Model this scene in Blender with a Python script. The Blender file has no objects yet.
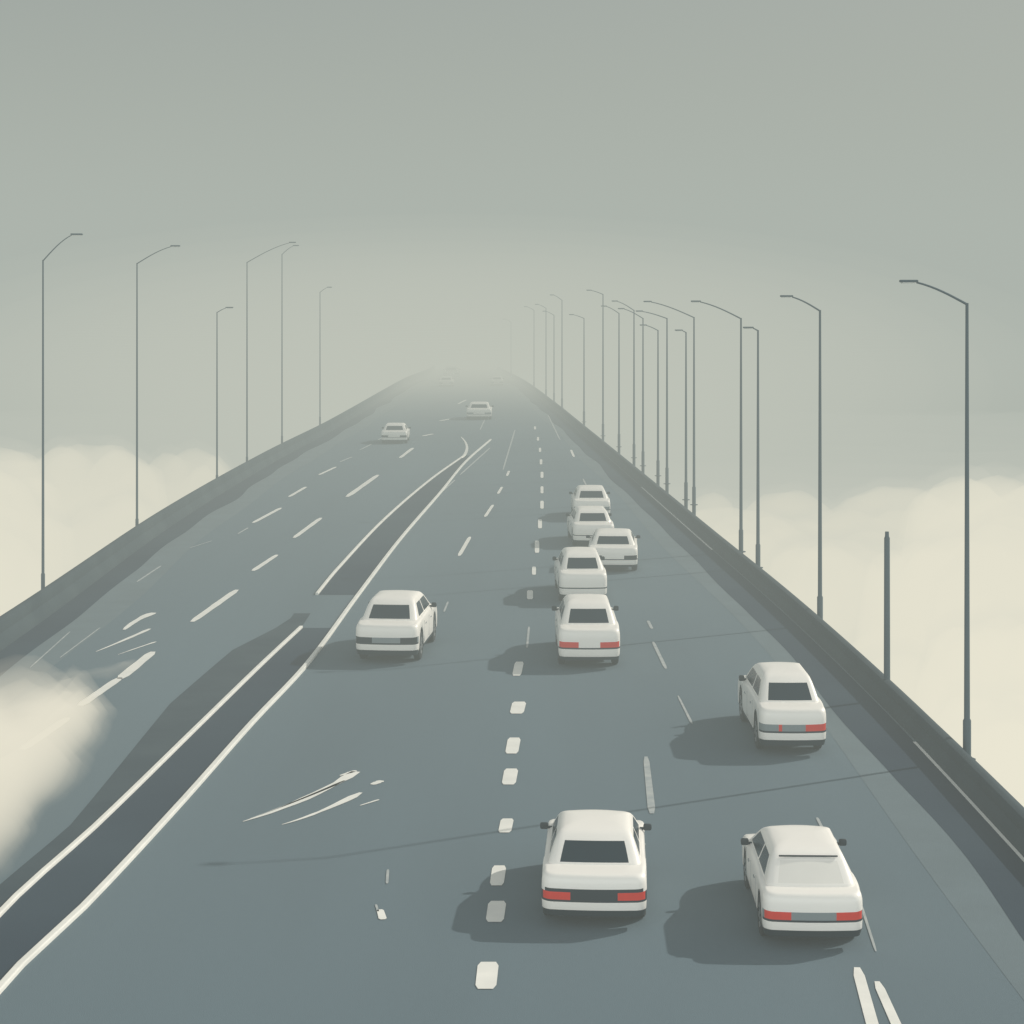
import bpy, bmesh, math, random
from mathutils import Vector, Matrix, noise
random.seed(4)
H=10.5; F=2000.0; HZ=300.0
def G(u,v,z=0.0):  # u, v: pixel coordinates read off the image
    "image pixel back-projected onto the ground plane -> metres"
    d=F*(H-z)/(v-HZ); return ((u-512)*d/F, d)
def mat(name,col,rough=.6,metal=0,var=0.0,scale=2.0,bump=0.0,coat=0.0,col2=None,stretch=None,spec=.5):
    m=bpy.data.materials.new(name); m.use_nodes=True; nt=m.node_tree; b=nt.nodes['Principled BSDF']
    b.inputs['Base Color'].default_value=col; b.inputs['Roughness'].default_value=rough
    b.inputs['Metallic'].default_value=metal; b.inputs['Coat Weight'].default_value=coat
    b.inputs['Specular IOR Level'].default_value=spec
    if var or col2:
        tc=nt.nodes.new('ShaderNodeTexCoord'); mp=nt.nodes.new('ShaderNodeMapping')
        if stretch: mp.inputs['Scale'].default_value=stretch
        n=nt.nodes.new('ShaderNodeTexNoise'); n.inputs['Scale'].default_value=scale; n.inputs['Detail'].default_value=6
        r=nt.nodes.new('ShaderNodeValToRGB'); r.color_ramp.elements[0].position=.3; r.color_ramp.elements[1].position=.7
        c2=col2 or tuple(c*(1-var) for c in col[:3])+(1,)
        r.color_ramp.elements[0].color=c2; r.color_ramp.elements[1].color=col
        nt.links.new(tc.outputs['Object'],mp.inputs['Vector']); nt.links.new(mp.outputs['Vector'],n.inputs['Vector'])
        nt.links.new(n.outputs['Fac'],r.inputs['Fac']); nt.links.new(r.outputs['Color'],b.inputs['Base Color'])
        if bump:
            n2=nt.nodes.new('ShaderNodeTexNoise'); n2.inputs['Scale'].default_value=60; n2.inputs['Detail'].default_value=4
            bp=nt.nodes.new('ShaderNodeBump'); bp.inputs['Strength'].default_value=bump; bp.inputs['Distance'].default_value=.01
            nt.links.new(tc.outputs['Object'],n2.inputs['Vector']); nt.links.new(n2.outputs['Fac'],bp.inputs['Height'])
            nt.links.new(bp.outputs['Normal'],b.inputs['Normal'])
    return m
def volmat(name,sigma,col):  # fog emits its own light in place of scattered sun and sky
    m=bpy.data.materials.new(name); m.use_nodes=True; nt=m.node_tree; nt.nodes.clear()
    o=nt.nodes.new('ShaderNodeOutputMaterial'); a=nt.nodes.new('ShaderNodeVolumeAbsorption'); e=nt.nodes.new('ShaderNodeEmission')
    a.inputs['Color'].default_value=(0,0,0,1); a.inputs['Density'].default_value=sigma
    e.inputs['Color'].default_value=col; e.inputs['Strength'].default_value=sigma
    s=nt.nodes.new('ShaderNodeAddShader'); nt.links.new(a.outputs[0],s.inputs[0]); nt.links.new(e.outputs[0],s.inputs[1])
    nt.links.new(s.outputs[0],o.inputs['Volume']); return m
def obj(name,bm,mats,smooth=False,parent=None):
    me=bpy.data.meshes.new(name); bm.to_mesh(me); bm.free()
    for m in mats: me.materials.append(m)
    if smooth:
        for p in me.polygons: p.use_smooth=True
        me.set_sharp_from_angle(angle=math.radians(38))
    o=bpy.data.objects.new(name,me); bpy.context.collection.objects.link(o); o.parent=parent; return o
def empty(name):
    o=bpy.data.objects.new(name,None); bpy.context.collection.objects.link(o); return o

M_asph=mat('asphalt',(.108,.160,.190,1),.95,var=.14,scale=.25,bump=.5,stretch=(1,.12,1),spec=.4)
M_should=mat('shoulder_asphalt',(.132,.180,.202,1),.95,var=.15,scale=.5,bump=.5,spec=.4)
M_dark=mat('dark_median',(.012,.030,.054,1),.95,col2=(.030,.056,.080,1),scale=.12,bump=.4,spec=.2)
M_verge=mat('verge_soil',(.028,.050,.068,1),.95,col2=(.046,.072,.088,1),scale=.5,bump=.5,spec=.2)
M_paint=mat('road_paint',(.90,.88,.81,1),.6,col2=(.78,.77,.71,1),scale=1.5)
M_faint=mat('worn_road_paint',(.46,.48,.46,1),.7,col2=(.30,.34,.35,1),scale=3)
M_conc=mat('parapet_concrete',(.026,.046,.060,1),.95,col2=(.046,.070,.082,1),scale=.4,bump=.3,spec=.2)
M_ground=mat('field',(.10,.12,.08,1),.95,var=.4,scale=.02)
M_steel=mat('lamp_steel',(.030,.070,.096,1),.6,metal=.1,var=.15,scale=1)
M_lens=mat('lamp_lens',(.6,.62,.58,1),.3,var=.05)
M_body=mat('white_paint',(.95,.91,.84,1),.42,coat=.25,var=.02,scale=1)
M_glass=mat('car_glass',(.010,.028,.042,1),.25,var=.1,spec=.35)
M_pale=mat('pale_sheen_and_trim',(.86,.83,.76,1),.25,var=.04)  # cream colour paints a reflection on rear glass; headlamps and plate share it
M_blk=mat('black_trim',(.014,.028,.038,1),.6,var=.1,spec=.3)
M_red=mat('tail_light_red',(.78,.035,.016,1),.35,var=.15,scale=4,spec=.3)
M_grey=mat('grey_panel',(.22,.26,.27,1),.5,var=.1)
M_tyre=mat('tyre_rubber',(.015,.022,.026,1),.85,var=.1)
M_rim=mat('wheel_rim',(.35,.36,.36,1),.4,metal=.6,var=.1)
CM=[M_body,M_glass,M_blk,M_red,M_grey,M_tyre,M_rim,M_pale]
BODY,GLASS,BLK,RED,GREY,TYRE,RIM,PALE=range(8)

def interp(pts,y):
    if y<=pts[0][0]: return pts[0][1]
    for i in range(len(pts)-1):
        a,b=pts[i],pts[i+1]
        if y<=b[0]:
            t=(y-a[0])/(b[0]-a[0])
            p0=pts[i-1] if i>0 else a; p3=pts[i+2] if i+2<len(pts) else b
            m1=(b[1]-p0[1])/(b[0]-p0[0])*(b[0]-a[0]); m2=(p3[1]-a[1])/(p3[0]-a[0])*(b[0]-a[0])
            return (2*t**3-3*t*t+1)*a[1]+(t**3-2*t*t+t)*m1+(-2*t**3+3*t*t)*b[1]+(t**3-t*t)*m2
    return pts[-1][1]
R_EDGE=[(-15,10.2),(40,10.25),(52.5,10.15),(67.7,9.75),(85.7,9.0),(120,7.6),(161,5.9),(194,4.5),(247,1.9),(300,-1.8),(460,-12)]
L_EDGE=[(-15,-15.6),(61.8,-15.9),(93,-16.4),(128,-16.0),(161.5,-15.0),(247,-13.6),(300,-12.0),(460,-22)]
ML=[(-15,-8.9),(30.5,-7.8),(34.7,-7.38),(41.6,-6.9),(49.4,-6.45),(57.5,-5.9),(70,-5.5),(87.5,-4.9),(108.8,-3.9),(129.6,-3.0),(150,-1.6)]
LL=[(-15,-10),(34.1,-8.75),(40,-8.28),(49.4,-7.7),(57.5,-7.2),(64,-6.75)]
UL=[(71.2,-6.95),(77.8,-6.8),(95.5,-6.1),(116.7,-4.75),(135.5,-3.15)]
def zr(y):
    return 0 if y<290 else -(y-290)**2*.0006
def strip(bm,fa,fb,y0,y1,z,step=2.0,mi=0,nx=1):
    n=max(2,int((y1-y0)/step)); prev=None
    for i in range(n+1):
        y=y0+(y1-y0)*i/n; a=fa(y);b=fb(y)
        row=[bm.verts.new((a+(b-a)*k/nx,y,z+zr(y))) for k in range(nx+1)]
        if prev:
            for k in range(nx):
                f=bm.faces.new((prev[k],prev[k+1],row[k+1],row[k])); f.material_index=mi
        prev=row
def prism(bm,fc,w,y0,y1,z0,z1,step=2.0,mi=0,bev=.04,flare=0):
    n=max(2,int((y1-y0)/step)); prev=None
    for i in range(n+1):
        y=y0+(y1-y0)*i/n; c=fc(y); zz=zr(y)
        prof=[(-w/2-flare,z0),(-w/2-flare*.8,z0+(z1-z0)*.25),(-w/2,z0+(z1-z0)*.5),(-w/2,z1-bev),(-w/2+bev*.3,z1-bev*.3),(-w/2+bev,z1),(w/2-bev,z1),(w/2-bev*.3,z1-bev*.3),(w/2,z1-bev),(w/2,z0+(z1-z0)*.5),(w/2+flare*.8,z0+(z1-z0)*.25),(w/2+flare,z0)]
        row=[bm.verts.new((c+a,y,b+zz)) for a,b in prof]
        if prev:
            for k in range(len(prof)-1):
                f=bm.faces.new((prev[k],row[k],row[k+1],prev[k+1])); f.material_index=mi
        else: bm.faces.new(row).material_index=mi
        prev=row
    bm.faces.new(list(reversed(prev))).material_index=mi

# ---------- ground and road
bm=bmesh.new(); bmesh.ops.create_grid(bm,x_segments=8,y_segments=8,size=4000)
g=obj('ground',bm,[M_ground]); g.location=(0,2000,-14)
re=lambda y:interp(R_EDGE,y); le=lambda y:interp(L_EDGE,y)
bm=bmesh.new()
strip(bm,le,re,-15,460,0,3,0,6)
def flank(bm,fe,sgn):
    prev=None
    for i in range(160):
        y=-15+i*3; e=fe(y); zz=zr(y)
        row=[bm.verts.new(p) for p in ((e,y,zz),(e+sgn*.5,y,zz-.15),(e+sgn*1.0,y,zz-1.2+.3*noise.noise((0,y*.2,sgn))),(e+sgn*9,y,-14))]
        if prev:
            for k in range(3):
                f=bm.faces.new((prev[k],prev[k+1],row[k+1],row[k]) if sgn>0 else (prev[k],row[k],row[k+1],prev[k+1])); f.material_index=1
        prev=row
flank(bm,re,1); flank(bm,le,-1)
obj('road',bm,[M_asph,M_verge])
bm=bmesh.new()
strip(bm,lambda y:re(y)-2.5+.12*math.sin(y*.13),lambda y:re(y)-.2,-15,300,.004,2,0)
strip(bm,lambda y:le(y)+.2,lambda y:le(y)+2.8+.1*math.sin(y*.2),-15,300,.004,2,0)
obj('road_shoulder',bm,[M_should])
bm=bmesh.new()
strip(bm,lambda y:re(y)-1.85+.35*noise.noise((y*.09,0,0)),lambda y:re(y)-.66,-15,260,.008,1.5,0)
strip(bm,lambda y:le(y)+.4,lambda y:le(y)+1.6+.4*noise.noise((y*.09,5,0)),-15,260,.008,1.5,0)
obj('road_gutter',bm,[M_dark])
bm=bmesh.new()
strip(bm,lambda y:interp(LL,y),lambda y:interp(ML,y),-15,64,.008,1.5,0)
strip(bm,lambda y:interp(UL,y),lambda y:interp(ML,y),71.2,135,.008,1.5,0)
obj('road_median',bm,[M_dark])
bm=bmesh.new()
strip(bm,lambda y:interp(LL,y)-.55-.8*max(0,min(1,(y-40)/12))*max(0,min(1,(66-y)/6)),lambda y:interp(LL,y),-15,67,.006,1.0)
obj('median_verge',bm,[M_verge])
bm=bmesh.new()
prism(bm,lambda y:interp(ML,y),.13,-15,150,0,.08,1.5,0,.02)
prism(bm,lambda y:interp(LL,y),.11,-15,64,0,.08,1.5,0,.02)
prism(bm,lambda y:interp(UL,y),.11,71.2,136,0,.08,1.5,0,.02)
obj('median_kerb',bm,[M_paint])
bm=bmesh.new(); prism(bm,lambda y:re(y)-.32,.26,-15,300,.0,.56,2,0,.10,.16); obj('road_parapet',bm,[M_conc],True)
bm=bmesh.new(); prism(bm,lambda y:le(y)+.25,.30,-15,300,.0,.8,2,0,.12,.2); obj('road_parapet',bm,[M_conc],True)

# ---------- painted markings
bm=bmesh.new()
def quad(pts,z,mi):
    vs=[bm.verts.new((*G(*p),z)) for p in pts]
    f=bm.faces.new(vs); f.material_index=mi
    f.normal_update()
    if f.normal.z<0: f.normal_flip()
def dash(u,v,w,h,lean=0,mi=0):
    c=[(-.5,-.36),(-.36,-.5),(.36,-.5),(.5,-.36),(.5,.36),(.36,.5),(-.36,.5),(-.5,.36)]
    quad([(u+a*w+lean*-b,v+b*h) for a,b in c],.012,mi)
def stroke(pts,w0,w1,mi=0,rag=0):
    n=10
    L=[Vector(G(*p)) for p in pts]
    if len(L)==2: L=[L[0],(L[0]+L[1])/2,L[1]]
    a,b,c=L[0],L[1],L[2]
    ctrl=2*b-(a+c)/2
    left=[];right=[]
    for i in range(n+1):
        t=i/n; p=(1-t)**2*a+2*t*(1-t)*ctrl+t*t*c
        d=(2*(1-t)*(ctrl-a)+2*t*(c-ctrl)).normalized(); nrm=Vector((-d.y,d.x))
        w=(w0+(w1-w0)*t)*(1+rag*noise.noise((t*6,a.x,a.y)))*.5*(.55 if i in(0,n) else 1)
        left.append(bm.verts.new((*(p+nrm*w),.012))); right.append(bm.verts.new((*(p-nrm*w),.012)))
    for i in range(n):
        f=bm.faces.new((left[i],right[i],right[i+1],left[i+1])); f.material_index=mi
        f.normal_update()
        if f.normal.z<0:f.normal_flip()
for u,v,w,h in [(487,976,21,27),(496,912,18,21),(498,876,14,20),(506,826,13,14),(510,777,14,16),(513,746,13,16),(518,708,14,12),(518,669,9,14),
    (530,595,6,9),(534,571,4,8),(537,547,4.5,12),(540,524,4,9),(542,505,3.5,8),(542,490,3,7),(542,475,3,6),(541,462,2.6,5),(540,450,2.4,4),(538,439,2.2,3.5),(535,428,2,3)]:
    dash(u,v,w,h,3 if v>600 else 0)
S=stroke
S([(459,556),(470,537)],.17,.17); S([(485,517),(493,505)],.16,.16); S([(498,494),(502,487)],.15,.15); S([(507,476),(509,471)],.15,.15)
S([(527,648),(529,627)],.07,.07,1); S([(444,612),(448,602)],.07,.07,1)
S([(646,757),(652,814)],.13,.16,1); S([(678,696),(692,724)],.05,.07,1); S([(653,642),(666,669)],.10,.10,1); S([(648,621),(652,629)],.1,.1,1)
S([(571,450),(574,457)],.16,.16); S([(583,479),(586,485)],.1,.1,1)
S([(857,968),(882,1060)],.17,.19,0); S([(877,982),(912,1060)],.14,.16,0); S([(861,905),(876,952)],.05,.04,1); S([(817,818),(824,832)],.06,.06,1)
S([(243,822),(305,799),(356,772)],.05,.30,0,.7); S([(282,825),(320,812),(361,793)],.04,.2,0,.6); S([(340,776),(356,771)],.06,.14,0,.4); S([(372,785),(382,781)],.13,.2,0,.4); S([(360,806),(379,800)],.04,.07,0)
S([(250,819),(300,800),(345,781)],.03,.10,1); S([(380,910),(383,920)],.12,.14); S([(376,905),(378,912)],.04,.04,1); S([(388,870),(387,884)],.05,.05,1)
for a in [((347,497),(378,475),.3),((294,538),(321,518),.24),((253,523),(281,508),.22),((289,497),(306,487),.2),((319,475),(336,467),.2),((253,571),(277,555),.22),
          ((192,622),(237,590),.26),((80,706),(120,678),.26),((120,679),(153,652),.3),((22,750),(68,718),.26),((400,458),(413,448),.25),((423,436),(433,434),.3),((440,421),(450,419),.3),((458,404),(466,400),.25)]:
    S([a[0],a[1]],a[2],a[2],0,.15)
for a in [((137,582),(161,566),.09),((238,534),(248,528),.1),((100,628),(60,658),.05),((70,632),(30,668),.05),((190,548),(212,541),.06),((442,492),(455,480),.1),((460,475),(490,448),.12),((340,462),(352,457),.15),((378,440),(386,436),.15),((360,450),(372,444),.15)]:
    S([a[0],a[1]],a[2],a[2],1)
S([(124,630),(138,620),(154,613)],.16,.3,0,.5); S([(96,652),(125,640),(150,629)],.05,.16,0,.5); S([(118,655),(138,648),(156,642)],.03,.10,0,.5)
S([(461,437),(467,447),(462,458)],.1,.25); S([(503,470),(515,430)],.1,.12,1); S([(560,440),(548,415)],.12,.1,1); S([(480,430),(487,415)],.12,.1,1)
strip(bm,lambda y:re(y)-.70,lambda y:re(y)-.62,35,47.5,.012,1.5)
strip(bm,lambda y:re(y)-.70,lambda y:re(y)-.62,84,112,.012,1.5)
obj('road_markings',bm,[M_paint,M_faint])

# ---------- cars
def lsp(a,b,n): return [a+(b-a)*i/(n-1) for i in range(n)]
def outline(hw,yr,yf,rcr,rcf,bowr,bowf,us,nside,nc=6):
    pts=[];lab=[]
    for u in us:
        x=u*(hw-rcr); pts.append((x,yr+bowr*(x/hw)**2)); lab.append(('r',u))
    b=bowr
    for i in range(1,nc):
        a=math.pi/2*i/nc; x=hw-rcr+rcr*math.sin(a); pts.append((x,yr+rcr-rcr*math.cos(a)+b*(x/hw)**2*(1-i/nc))); lab.append(('rc',i/nc))
    for v in lsp(0,1,nside):
        pts.append((hw,yr+rcr+(yf-rcf-yr-rcr)*v)); lab.append(('s',v))
    for i in range(1,nc):
        a=math.pi/2*i/nc; x=hw-rcf+rcf*math.cos(a); pts.append((x,yf-rcf+rcf*math.sin(a)-bowf*(x/hw)**2*(i/nc))); lab.append(('fc',i/nc))
    for u in reversed(us):
        x=u*(hw-rcf); pts.append((x,yf-bowf*(x/hw)**2)); lab.append(('f',u))
    return pts,lab
def fullring(pts):
    return pts+[(-x,)+tuple(r) for x,*r in reversed(pts[1:-1])]
def skin(bm,rings,labels,matf):
    n=len(labels); tot=2*n-2
    vr=[[bm.verts.new(p) for p in r] for r in rings]
    for k in range(len(vr)-1):
        for i in range(tot):
            j=(i+1)%tot
            hi=i if i<n-1 else tot-1-i
            la,lb=labels[min(hi,n-2)],labels[min(hi,n-2)+1]
            try: f=bm.faces.new((vr[k][i],vr[k][j],vr[k+1][j],vr[k+1][i]))
            except ValueError: continue
            f.material_index=matf(k,la,lb,1 if i<n-1 else -1); f.smooth=True
    return vr
def box(bm,c,s,mi,bev=.01,rot=None):
    r=bmesh.ops.create_cube(bm,size=1); vs=r['verts']
    for v in vs:
        v.co=Vector((v.co.x*s[0],v.co.y*s[1],v.co.z*s[2]))
    if bev:
        es=list({e for v in vs for e in v.link_edges})
        rr=bmesh.ops.bevel(bm,geom=es,offset=bev,segments=2,affect='EDGES',profile=.5)
        vs=list({v for f in rr['faces'] for v in f.verts})
        st=set(vs);fr=list(vs)
        while fr:
            v=fr.pop()
            for e in v.link_edges:
                o=e.other_vert(v)
                if o not in st: st.add(o);fr.append(o)
        vs=list(st)
    for v in vs:
        if rot is not None: v.co=rot@v.co
        v.co+=Vector(c)
    for f in {f for v in vs for f in v.link_faces}: f.material_index=mi
def wheel(bm,x,y,r=.31,w=.2):
    prof=[(0,.10,RIM),(.07,.10,RIM),(.15,.085,RIM),(.19,.10,RIM),(.205,.10,TYRE),(.27,.105,TYRE),(.31,.08,TYRE),(.31,-.08,TYRE),(.27,-.10,TYRE),(0.0,-.10,TYRE)]
    sg=1 if x>0 else -1; N=28; prev=None
    for q,(rr,xx,m) in enumerate(prof):
        row=[bm.verts.new((x+sg*xx,y+max(rr,.002)*math.cos(2*math.pi*i/N),r+max(rr,.002)*math.sin(2*math.pi*i/N))) for i in range(N)]
        if prev:
            for i in range(N):
                f=bm.faces.new((prev[i],prev[(i+1)%N],row[(i+1)%N],row[i])); f.material_index=m
                if m==RIM and 1<=q<=3 and (i//2)%3==0: f.material_index=BLK
        prev=row
def make_car(name,u,v,yaw=0,scale=(1,1,1),st=None):
    st=dict(dict(panel=BODY,hi=BODY,lights='wide',rear=GLASS,deck=.45,roof=1.34),**(st or {}))
    bm=bmesh.new(); L=4.15; hw=.88
    def ztop(y):
        pts=[(-.1,.80),(.12,.85),(.5,.885),(1.2,.90),(3.0,.90),(3.5,.85),(4.0,.74),(4.3,.66)]
        return interp(pts,y)
    def zb(y,side):
        b=.2
        if side:
            for yw in (.80,3.35):
                d=abs(y-yw)
                if d<.37: b=max(b,.31+math.sqrt(.37**2-d*d))
        return b
    us=[0,.2,.33,.45,.58,.70,.80,.9,1.0]
    zl=[.2,.27,.31,.44,.475,.60,.655,.74,.80,.825,.85]
    sw=[.955,.975,.99,.998,1.0,1.0,1.0,.995,.98,.962,.925]
    rings=[]
    base,labels=outline(hw,0,L,.2,.38,.05,.16,us,46)
    for z0,s in zip(zl,sw):
        t=(z0-.2)/.65; ring=[]
        for (x,y),lb in zip(base,labels):
            yy=L/2+(y-L/2)*(1-(1-s)*.45)
            zz=zb(y,lb[0]=='s')+t*(ztop(yy)-zb(y,lb[0]=='s'))
            ring.append((x*s,yy,zz))
        rings.append(fullring(ring))
    for f in (.9,.8,.62,.42,.2,.03):
        ring=[]
        for (x,y) in base:
            if f>=.8: yy=L/2+(y-L/2)*.966*(1-(.925-f)*.35)
            else: yy=L/2+(y-L/2)*.966*(1-(.125)*.35)*(f/.8)
            ring.append((x*f,yy,ztop(yy)+.035*(1-f*f/.86)))
        rings.append(fullring(ring))
    def mf(k,la,lb,side):
        p=la[0]; q=la[1]
        rear=p in('r','rc'); fr=p in('f','fc')
        if k==0: return BLK
        if rear:
            if k==1 and st['panel']!=BODY: return BLK
            if k==3: return BLK
            if k==4:
                if (p=='r' and q>=.58) or (p=='rc' and q<.6):
                    if st.get('lonly')==0 and side<0: return GREY
                    return st.get('lamp',RED)
                if p=='r' and q>=.45 and st['lights']=='xl': return RED
                return st['panel']
            if k==5: return st['hi'] if p=='r' or q<.5 else BODY
        if fr:
            if k in(4,5) and ((p=='f' and q>=.58) or (p=='fc' and q>.3)): return PALE
            if k==4: return BLK
        return BODY
    skin(bm,rings,labels,mf)
    box(bm,(0,L/2,.36),(1.2,3.7,.24),BLK,.03)
    box(bm,(0,2.07,.4),(1.62,1.7,.3),BLK,.02)
    k=(st['roof']-.86)/.48; dk=st['deck']
    lv=[(.80,dk-.02,3.42,.79,.16,.24),(.90,dk+.03,3.32,.785,.16,.24),(.925,dk+.06,3.27,.775,.15,.23),(1.0,dk+.15,3.10,.745,.14,.22),(1.10,dk+.27,2.90,.705,.13,.20),(1.19,dk+.38,2.72,.665,.12,.19),
        (1.215,dk+.42,2.66,.65,.12,.18),(1.26,dk+.49,2.55,.625,.12,.18),(1.30,dk+.58,2.43,.585,.12,.18),(1.325,dk+.72,2.28,.51,.12,.16),(1.34,dk+.95,2.05,.38,.10,.12),(1.345,dk+1.2,1.85,.2,.06,.06)]
    us2=[0,.25,.5,.75,.93,1.0]
    rings=[];lab=None
    for z,yr,yf,h,rr,rf in lv:
        zz=.86+(z-.86)*k if z>.86 else z
        o,lab=outline(h,yr,yf,rr,rf,.05*h,.22*h,us2,26,5)
        rings.append(fullring([(x,y,zz) for x,y in o]))
    def mg(kk,la,lb,side):
        if 2<=kk<=4:
            p,q=la
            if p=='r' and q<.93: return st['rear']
            if p=='f' and q<.93: return GLASS
            if p=='s' and (.10<=q<.47 or .52<=q<.93): return GLASS
        return BODY
    vr=skin(bm,rings,lab,mg)
    bm.faces.new(vr[-1])
    if st['rear']==PALE:
        box(bm,(0,dk+.445,1.235*k+.86*(1-k)+.012),(1.05,.03,.02),BLK,.004)
    for s in(-1,1):
        wheel(bm,s*.765,.80); wheel(bm,s*.765,3.35)
        box(bm,(s*.93,2.78,.93),(.15,.09,.11),BLK,.03); box(bm,(s*.84,2.8,.90),(.10,.05,.04),BLK,.008)
        for yy in(1.55,2.5): box(bm,(s*.884,yy,.70),(.02,.14,.025),GREY,.005)
        for yy in(1.28,2.15,2.98): box(bm,(s*.875,yy,.56),(.014,.010,.46),GREY,.0)
    box(bm,(0,.028,.537),(.42,.03,.105),GREY if st['panel']!=GREY else PALE,.008)
    box(bm,(0,.03,.70),(.16,.02,.03),GREY,.006)
    box(bm,(.45,.16,.24),(.07,.2,.05),GREY,.01)
    bmesh.ops.recalc_face_normals(bm,faces=bm.faces)
    o=obj(name,bm,CM,True)
    x,y=G(u,v); o.location=(x,y,.012); o.scale=scale; o.rotation_euler=(0,0,math.radians(yaw))
    return o
N='white_car'
make_car(N,594,931,-3,(1,1.02,1.06),dict(panel=BLK,hi=BLK))
make_car(N,814,952,-1.5,(.92,1.03,1.06),dict(panel=GREY,rear=PALE,deck=.3))
make_car(N,794,758,0,(.88,1.2,1.28),dict(panel=GREY,lonly=0,lights='xl'))
make_car(N,386,665,-5,(1.04,1.2,1.32),dict(panel=GREY,lamp=BLK))
make_car(N,589.5,670,0,(1.0,1.2,1.32),dict(lights='xl'))
make_car(N,583.5,605,1,(.94,1.2,1.25),dict(lamp=BODY,panel=BODY))
make_car(N,613,573,-3,(1.08,1.05,1.12),dict(lamp=BLK,roof=1.3))
make_car(N,594,548,2,(1,1.1,1.15),dict(lamp=BODY))
make_car(N,592,521,0,(1,1.05,1.12),dict(lamp=GREY))
make_car(N,394,444,0,(1.08,1.08,1.05),dict(lamp=BLK))
make_car(N,479,420,0,(1.25,1.2,1.1),dict(lamp=GREY))
make_car(N,451,378,0,(1.2,1.2,1.1),dict(lamp=BLK)); make_car(N,446,387,0,(1,1,.9),dict(lamp=BLK)); make_car(N,497,386,0,(.85,.9,.85),dict(lamp=BLK))

# ---------- street lamps
def tube(bm,pts,rad,N=10,mi=0):
    prev=None
    for i,(p,r) in enumerate(zip(pts,rad)):
        p=Vector(p)
        a=Vector(pts[max(i-1,0)]); b=Vector(pts[min(i+1,len(pts)-1)]); t=(b-a).normalized()
        s=Vector((0,1,0)) ; q=t.cross(s).normalized()
        row=[bm.verts.new(p+r*(math.cos(2*math.pi*k/N)*q+math.sin(2*math.pi*k/N)*s)) for k in range(N)]
        if prev:
            for k in range(N): bm.faces.new((prev[k],prev[(k+1)%N],row[(k+1)%N],row[k])).material_index=mi
        else: bm.faces.new(list(reversed(row)))
        prev=row
    bm.faces.new(prev)
def lamp(u,v,top,arm,rise,sgn,thick=1.0):
    x,y=G(u,v); h=(v-top)*y/F; bm=bmesh.new()
    tube(bm,[(0,0,-1.5),(0,0,.9),(0,0,.95),(0,0,h)],[.095*thick,.095*thick,.07*thick,.036*thick])
    tube(bm,[(0,0,.0),(0,0,.03)],[.2,.2])
    if arm:
        P=[(sgn*arm*t,0,h-.03+rise*(.55*t+.45*math.sin(t*math.pi/2))) for t in lsp(0,1,9)]
        tube(bm,P,[.030*thick-.001*i for i in range(9)])
        box(bm,(sgn*(arm+.18),0,h+rise-.0),(.42,.16,.06),0,.025,None)
        box(bm,(sgn*(arm+.2),0,h+rise-.04),(.3,.12,.03),1,.01,None)
    o=obj('street_lamp',bm,[M_steel,M_lens],True); o.location=(x,y,0)
for a in [(967,760,303,1.15,.5),(820,625,310,.9,.45),(758,568,330,.2,.1),(741,552,318,1.7,.7),(694,505,317,2.2,.8),(686,500,332,.2,.1),(667,484,318,1.4,.4),(658,476,330,.7,.3),
          (643,466,318,1.2,.6),(634,458,310,1.1,.6),(619,447,313,.9,.5),(603,436,294,0.9,.3),(584,422,318,.9,.3),(562,408,300,.8,.5),(554,402,315,.8,.4),(546,398,308,.8,.4),(534,390,310,.8,.4),(511,378,322,.8,.4)]:
    lamp(*a,-1,1.0)
for a in [(43,600,260,1.0,.9),(137,540,263,1.5,.75),(217,492,312,.5,.25),(247,472,262,2.6,1.2),(282,449,254,.8,.6),(320,428,292,.6,.4)]:
    lamp(*a,1,.75)
x,y=G(887,700); bm=bmesh.new(); tube(bm,[(0,0,-1),(0,0,4.25),(.0,0,4.3),(0,0,4.42)],[.09,.075,.055,.05]); tube(bm,[(0,0,0),(0,0,.03)],[.18,.18]); o=obj('steel_post',bm,[M_steel],True); o.location=(x,y,0)

# ---------- mist: closed lumpy bodies filled with homogeneous self-lit fog
def smooth(a,b,x):
    t=max(0,min(1,(x-a)/(b-a))); return t*t*(3-2*t)
lumps=[]
for i in range(420):
    y=random.uniform(30,135); side=random.choice((-1,1)); off=random.uniform(3.5,45)
    e=re(y)+off if side>0 else le(y)-off
    r=random.uniform(1.8,6)
    lumps.append((e,y,r,-3.0-r*.75+random.uniform(-1.2,.5)))
for (cx,cy,top,R) in [(17.0,76,1.2,3.6),(20.5,84,2.2,4.4),(24.5,92,.8,5),(15.8,64,-.2,3.2),(19.5,70,-.6,3.6),(14.2,56,-1.2,3),(28,100,.3,6),(15,92,-1.6,4),(13,110,-2,4),(14.5,48,-1.8,2.6),
                      (-22,80,1.0,3.2),(-25,92,1.8,4.2),(-27,100,2.4,4.6),(-24,112,1.6,4.4),(-31,110,1.0,6),(-22,70,-.4,3.2),(-21,104,-.6,4),(-20,128,.0,5)]:
    lumps.append((cx,cy,R,top-R))
    for k in range(16):
        a=random.uniform(0,6.28); rr=R*random.uniform(.2,.45); q=R*random.uniform(.3,.9)
        lumps.append((cx+q*math.cos(a),cy+q*math.sin(a),rr,top-R+math.sqrt(max(0,R*R-q*q))-rr*.3))
cell={}
for l in lumps:
    for i in range(int((l[0]-l[2])//5),int((l[0]+l[2])//5)+1):
        for j in range(int((l[1]-l[2])//5),int((l[1]+l[2])//5)+1): cell.setdefault((i,j),[]).append(l)
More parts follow.
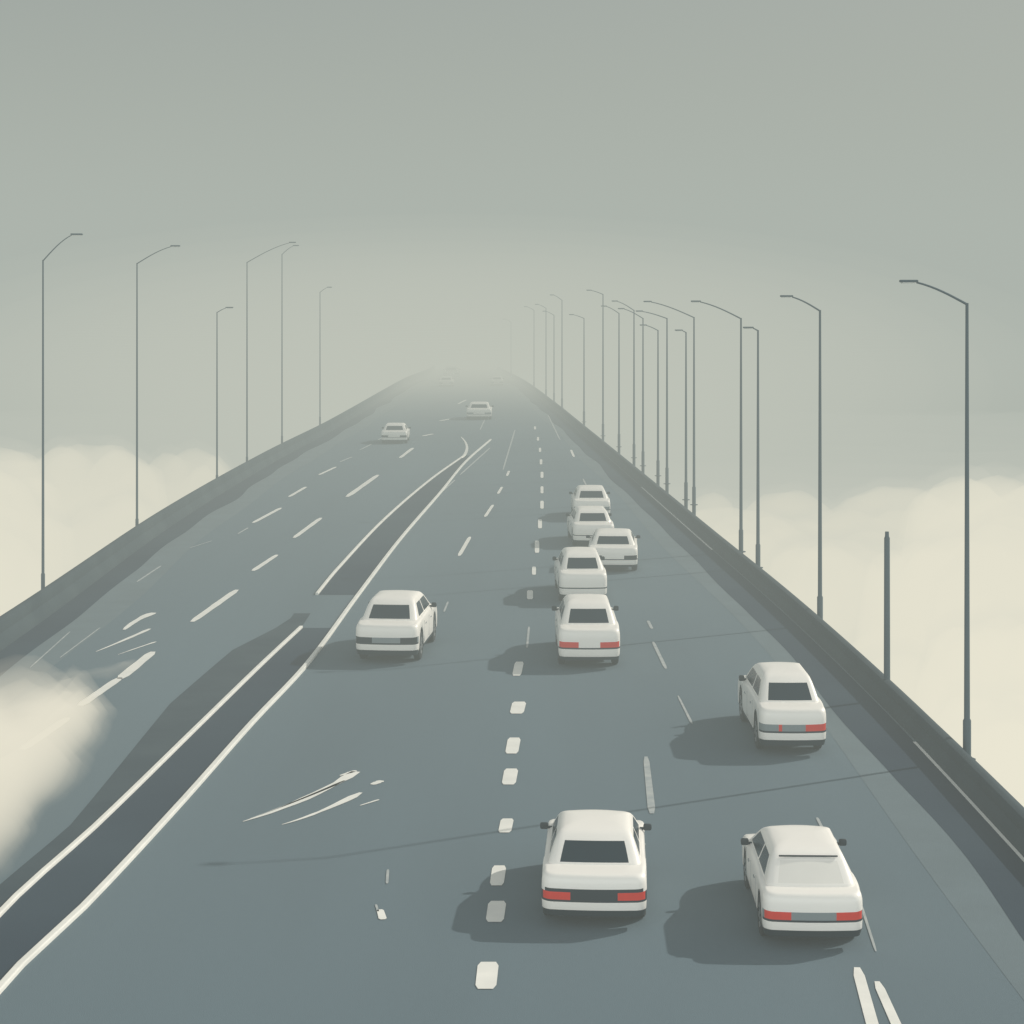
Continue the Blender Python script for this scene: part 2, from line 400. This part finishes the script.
def base_top(x,y):
    return -4.6+.9*noise.noise((x*.06,y*.06,0))+.25*noise.noise((x*.4,y*.3,3))-7*smooth(60,330,y)
def puff_top(x,y):
    dr=x-re(y); dl=le(y)-x; d=max(dr,dl)
    z=-13
    for (cx,cy,r,cz) in cell.get((int(x//5),int(y//5)),[]):
        q=r*r-(x-cx)**2-(y-cy)**2
        if q>0: z=max(z,cz+math.sqrt(q)*.95)
    z=min(z,-2.5+ 7.5*smooth(1.0,6,d))
    return z+.3*noise.noise((x*.7,y*.7,3))
def patch_top(x,y):
    n=noise.noise((x*.22,y*.13,7))+.6*noise.noise((x*.6,y*.4,2)); n2=noise.noise((x*1.3,y*.8,4))
    a=smooth(-8.1,-10.9,x+.8*n+.4*n2); b=smooth(61,40,y-7*n-2*n2)
    return -1.2+(3.0+.9*n+.35*n2)*a*b
def mist(name,x0,x1,y0,y1,step,m,fn,zb,par):
    bm=bmesh.new(); nx=int((x1-x0)/step); ny=int((y1-y0)/step); rows=[]
    for j in range(ny+1):
        rows.append([bm.verts.new((x0+i*step,y0+j*step,max(zb+.1,fn(x0+i*step,y0+j*step)))) for i in range(nx+1)])
    bot=[[bm.verts.new((x0+i*step,y0+j*step,zb)) for i in (0,nx)] for j in (0,ny)]
    for j in range(ny):
        for i in range(nx): bm.faces.new((rows[j][i],rows[j][i+1],rows[j+1][i+1],rows[j+1][i]))
    bm.faces.new((bot[0][0],bot[1][0],bot[1][1],bot[0][1]))
    bm.faces.new([bot[0][0],bot[0][1]]+list(reversed(rows[0])))
    bm.faces.new([bot[1][1],bot[1][0]]+rows[ny])
    bm.faces.new([bot[1][0],bot[0][0]]+[rows[j][0] for j in range(ny+1)])
    bm.faces.new([bot[0][1],bot[1][1]]+[rows[j][nx] for j in range(ny,-1,-1)])
    bmesh.ops.recalc_face_normals(bm,faces=bm.faces)
    return obj(name,bm,[m],False,par)
MB=empty('mist_bank'); FB=empty('fog_bank')
mist('low_layer',-150,150,16,400,1.6,volmat('mist_low',.10,(.80,.78,.66,1)),base_top,-13.5,MB)
mist('puffs',-75,75,16.5,150,.6,volmat('mist_puffs',.33,(1.02,.95,.76,1)),puff_top,-13.4,MB)  # cloud shading is put into colour: bright cream puffs, greyer layers around them
mist('puff_fringe',-74.5,74.5,16.7,149,.6,volmat('mist_fringe',.07,(.84,.81,.68,1)),lambda x,y:puff_top(x,y)+.6,-13.3,MB)
for q in range(3):
    mist('road_wisp_%d'%(q+1),-30+q*.1,-7,17+q*.1,72,.4,volmat('mist_patch%d'%q,.14+.09*q,(.92,.86,.70,1)),lambda x,y:patch_top(x,y)-.32*q,-2.0+.02*q,MB)
bm=bmesh.new(); bmesh.ops.create_cube(bm,size=1)
bmesh.ops.transform(bm,matrix=Matrix.Translation((0,1506,15.5))@Matrix.Diagonal((3000,3000,60,1)),verts=bm.verts)
obj('haze',bm,[volmat('haze',.0064,(.418,.458,.415,1))])
for i in range(12):
    f=1-.075*i
    bm=bmesh.new(); bmesh.ops.create_icosphere(bm,subdivisions=5,radius=1)
    bmesh.ops.transform(bm,matrix=Matrix.Translation((-8,345,-1))@Matrix.Diagonal((96*f,200*f,25*f,1)),verts=bm.verts)
    obj('shell_%d'%(i+1),bm,[volmat('fog%d'%i,.0014+.0006*i,(.84,.82,.68,1))],False,FB)  # nested emissive shells add the glow where the road fades out

# ---------- light
SE,SA=math.radians(33),math.radians(60)
d=Vector((math.sin(SA)*math.cos(SE),math.cos(SA)*math.cos(SE),math.sin(SE)))
sd=bpy.data.lights.new('sun','SUN'); sd.energy=5; sd.angle=math.radians(.6); sd.color=(1,.96,.88)
so=bpy.data.objects.new('sun',sd); bpy.context.collection.objects.link(so); so.rotation_euler=d.to_track_quat('Z','Y').to_euler()
w=bpy.data.worlds.new('World'); bpy.context.scene.world=w; w.use_nodes=True; nt=w.node_tree; bg=nt.nodes['Background']
sky=nt.nodes.new('ShaderNodeTexSky'); sky.sky_type='NISHITA'; sky.sun_disc=False; sky.sun_elevation=SE; sky.sun_rotation=SA; sky.dust_density=5
bg.inputs['Strength'].default_value=.055; nt.links.new(sky.outputs[0],bg.inputs['Color'])
tc=nt.nodes.new('ShaderNodeTexCoord'); sp=nt.nodes.new('ShaderNodeSeparateXYZ'); nt.links.new(tc.outputs['Generated'],sp.inputs[0])
def mr(src,a,b,c,e):
    n=nt.nodes.new('ShaderNodeMapRange'); n.interpolation_type='SMOOTHSTEP'
    for k,v_ in zip((1,2,3,4),(a,b,c,e)): n.inputs[k].default_value=v_
    nt.links.new(src,n.inputs[0]); return n.outputs[0]
back_fill=mr(sp.outputs['Y'],.1,-.7,0.04,2.0); low=mr(sp.outputs['Z'],.3,.75,1,.15)  # added fill: sky made brighter behind the camera to whiten car rears
mu=nt.nodes.new('ShaderNodeMath'); mu.operation='MULTIPLY'; nt.links.new(back_fill,mu.inputs[0]); nt.links.new(low,mu.inputs[1])
fill_bg=nt.nodes.new('ShaderNodeBackground'); fill_bg.inputs['Color'].default_value=(.97,1.0,.97,1); nt.links.new(mu.outputs[0],fill_bg.inputs['Strength'])
sh=nt.nodes.new('ShaderNodeAddShader'); nt.links.new(bg.outputs[0],sh.inputs[0]); nt.links.new(fill_bg.outputs[0],sh.inputs[1])
nt.links.new(sh.outputs[0],nt.nodes['World Output'].inputs['Surface'])
sc=bpy.context.scene; sc.view_settings.view_transform='Standard'; sc.view_settings.look='None'; sc.view_settings.exposure=0
cd=bpy.data.cameras.new('camera'); cd.sensor_width=36; cd.lens=36*F/1024; cd.shift_y=-(512-HZ)/1024; cd.clip_end=6000
co=bpy.data.objects.new('camera',cd); bpy.context.collection.objects.link(co); co.location=(0,0,H); co.rotation_euler=(math.pi/2,0,0); sc.camera=co
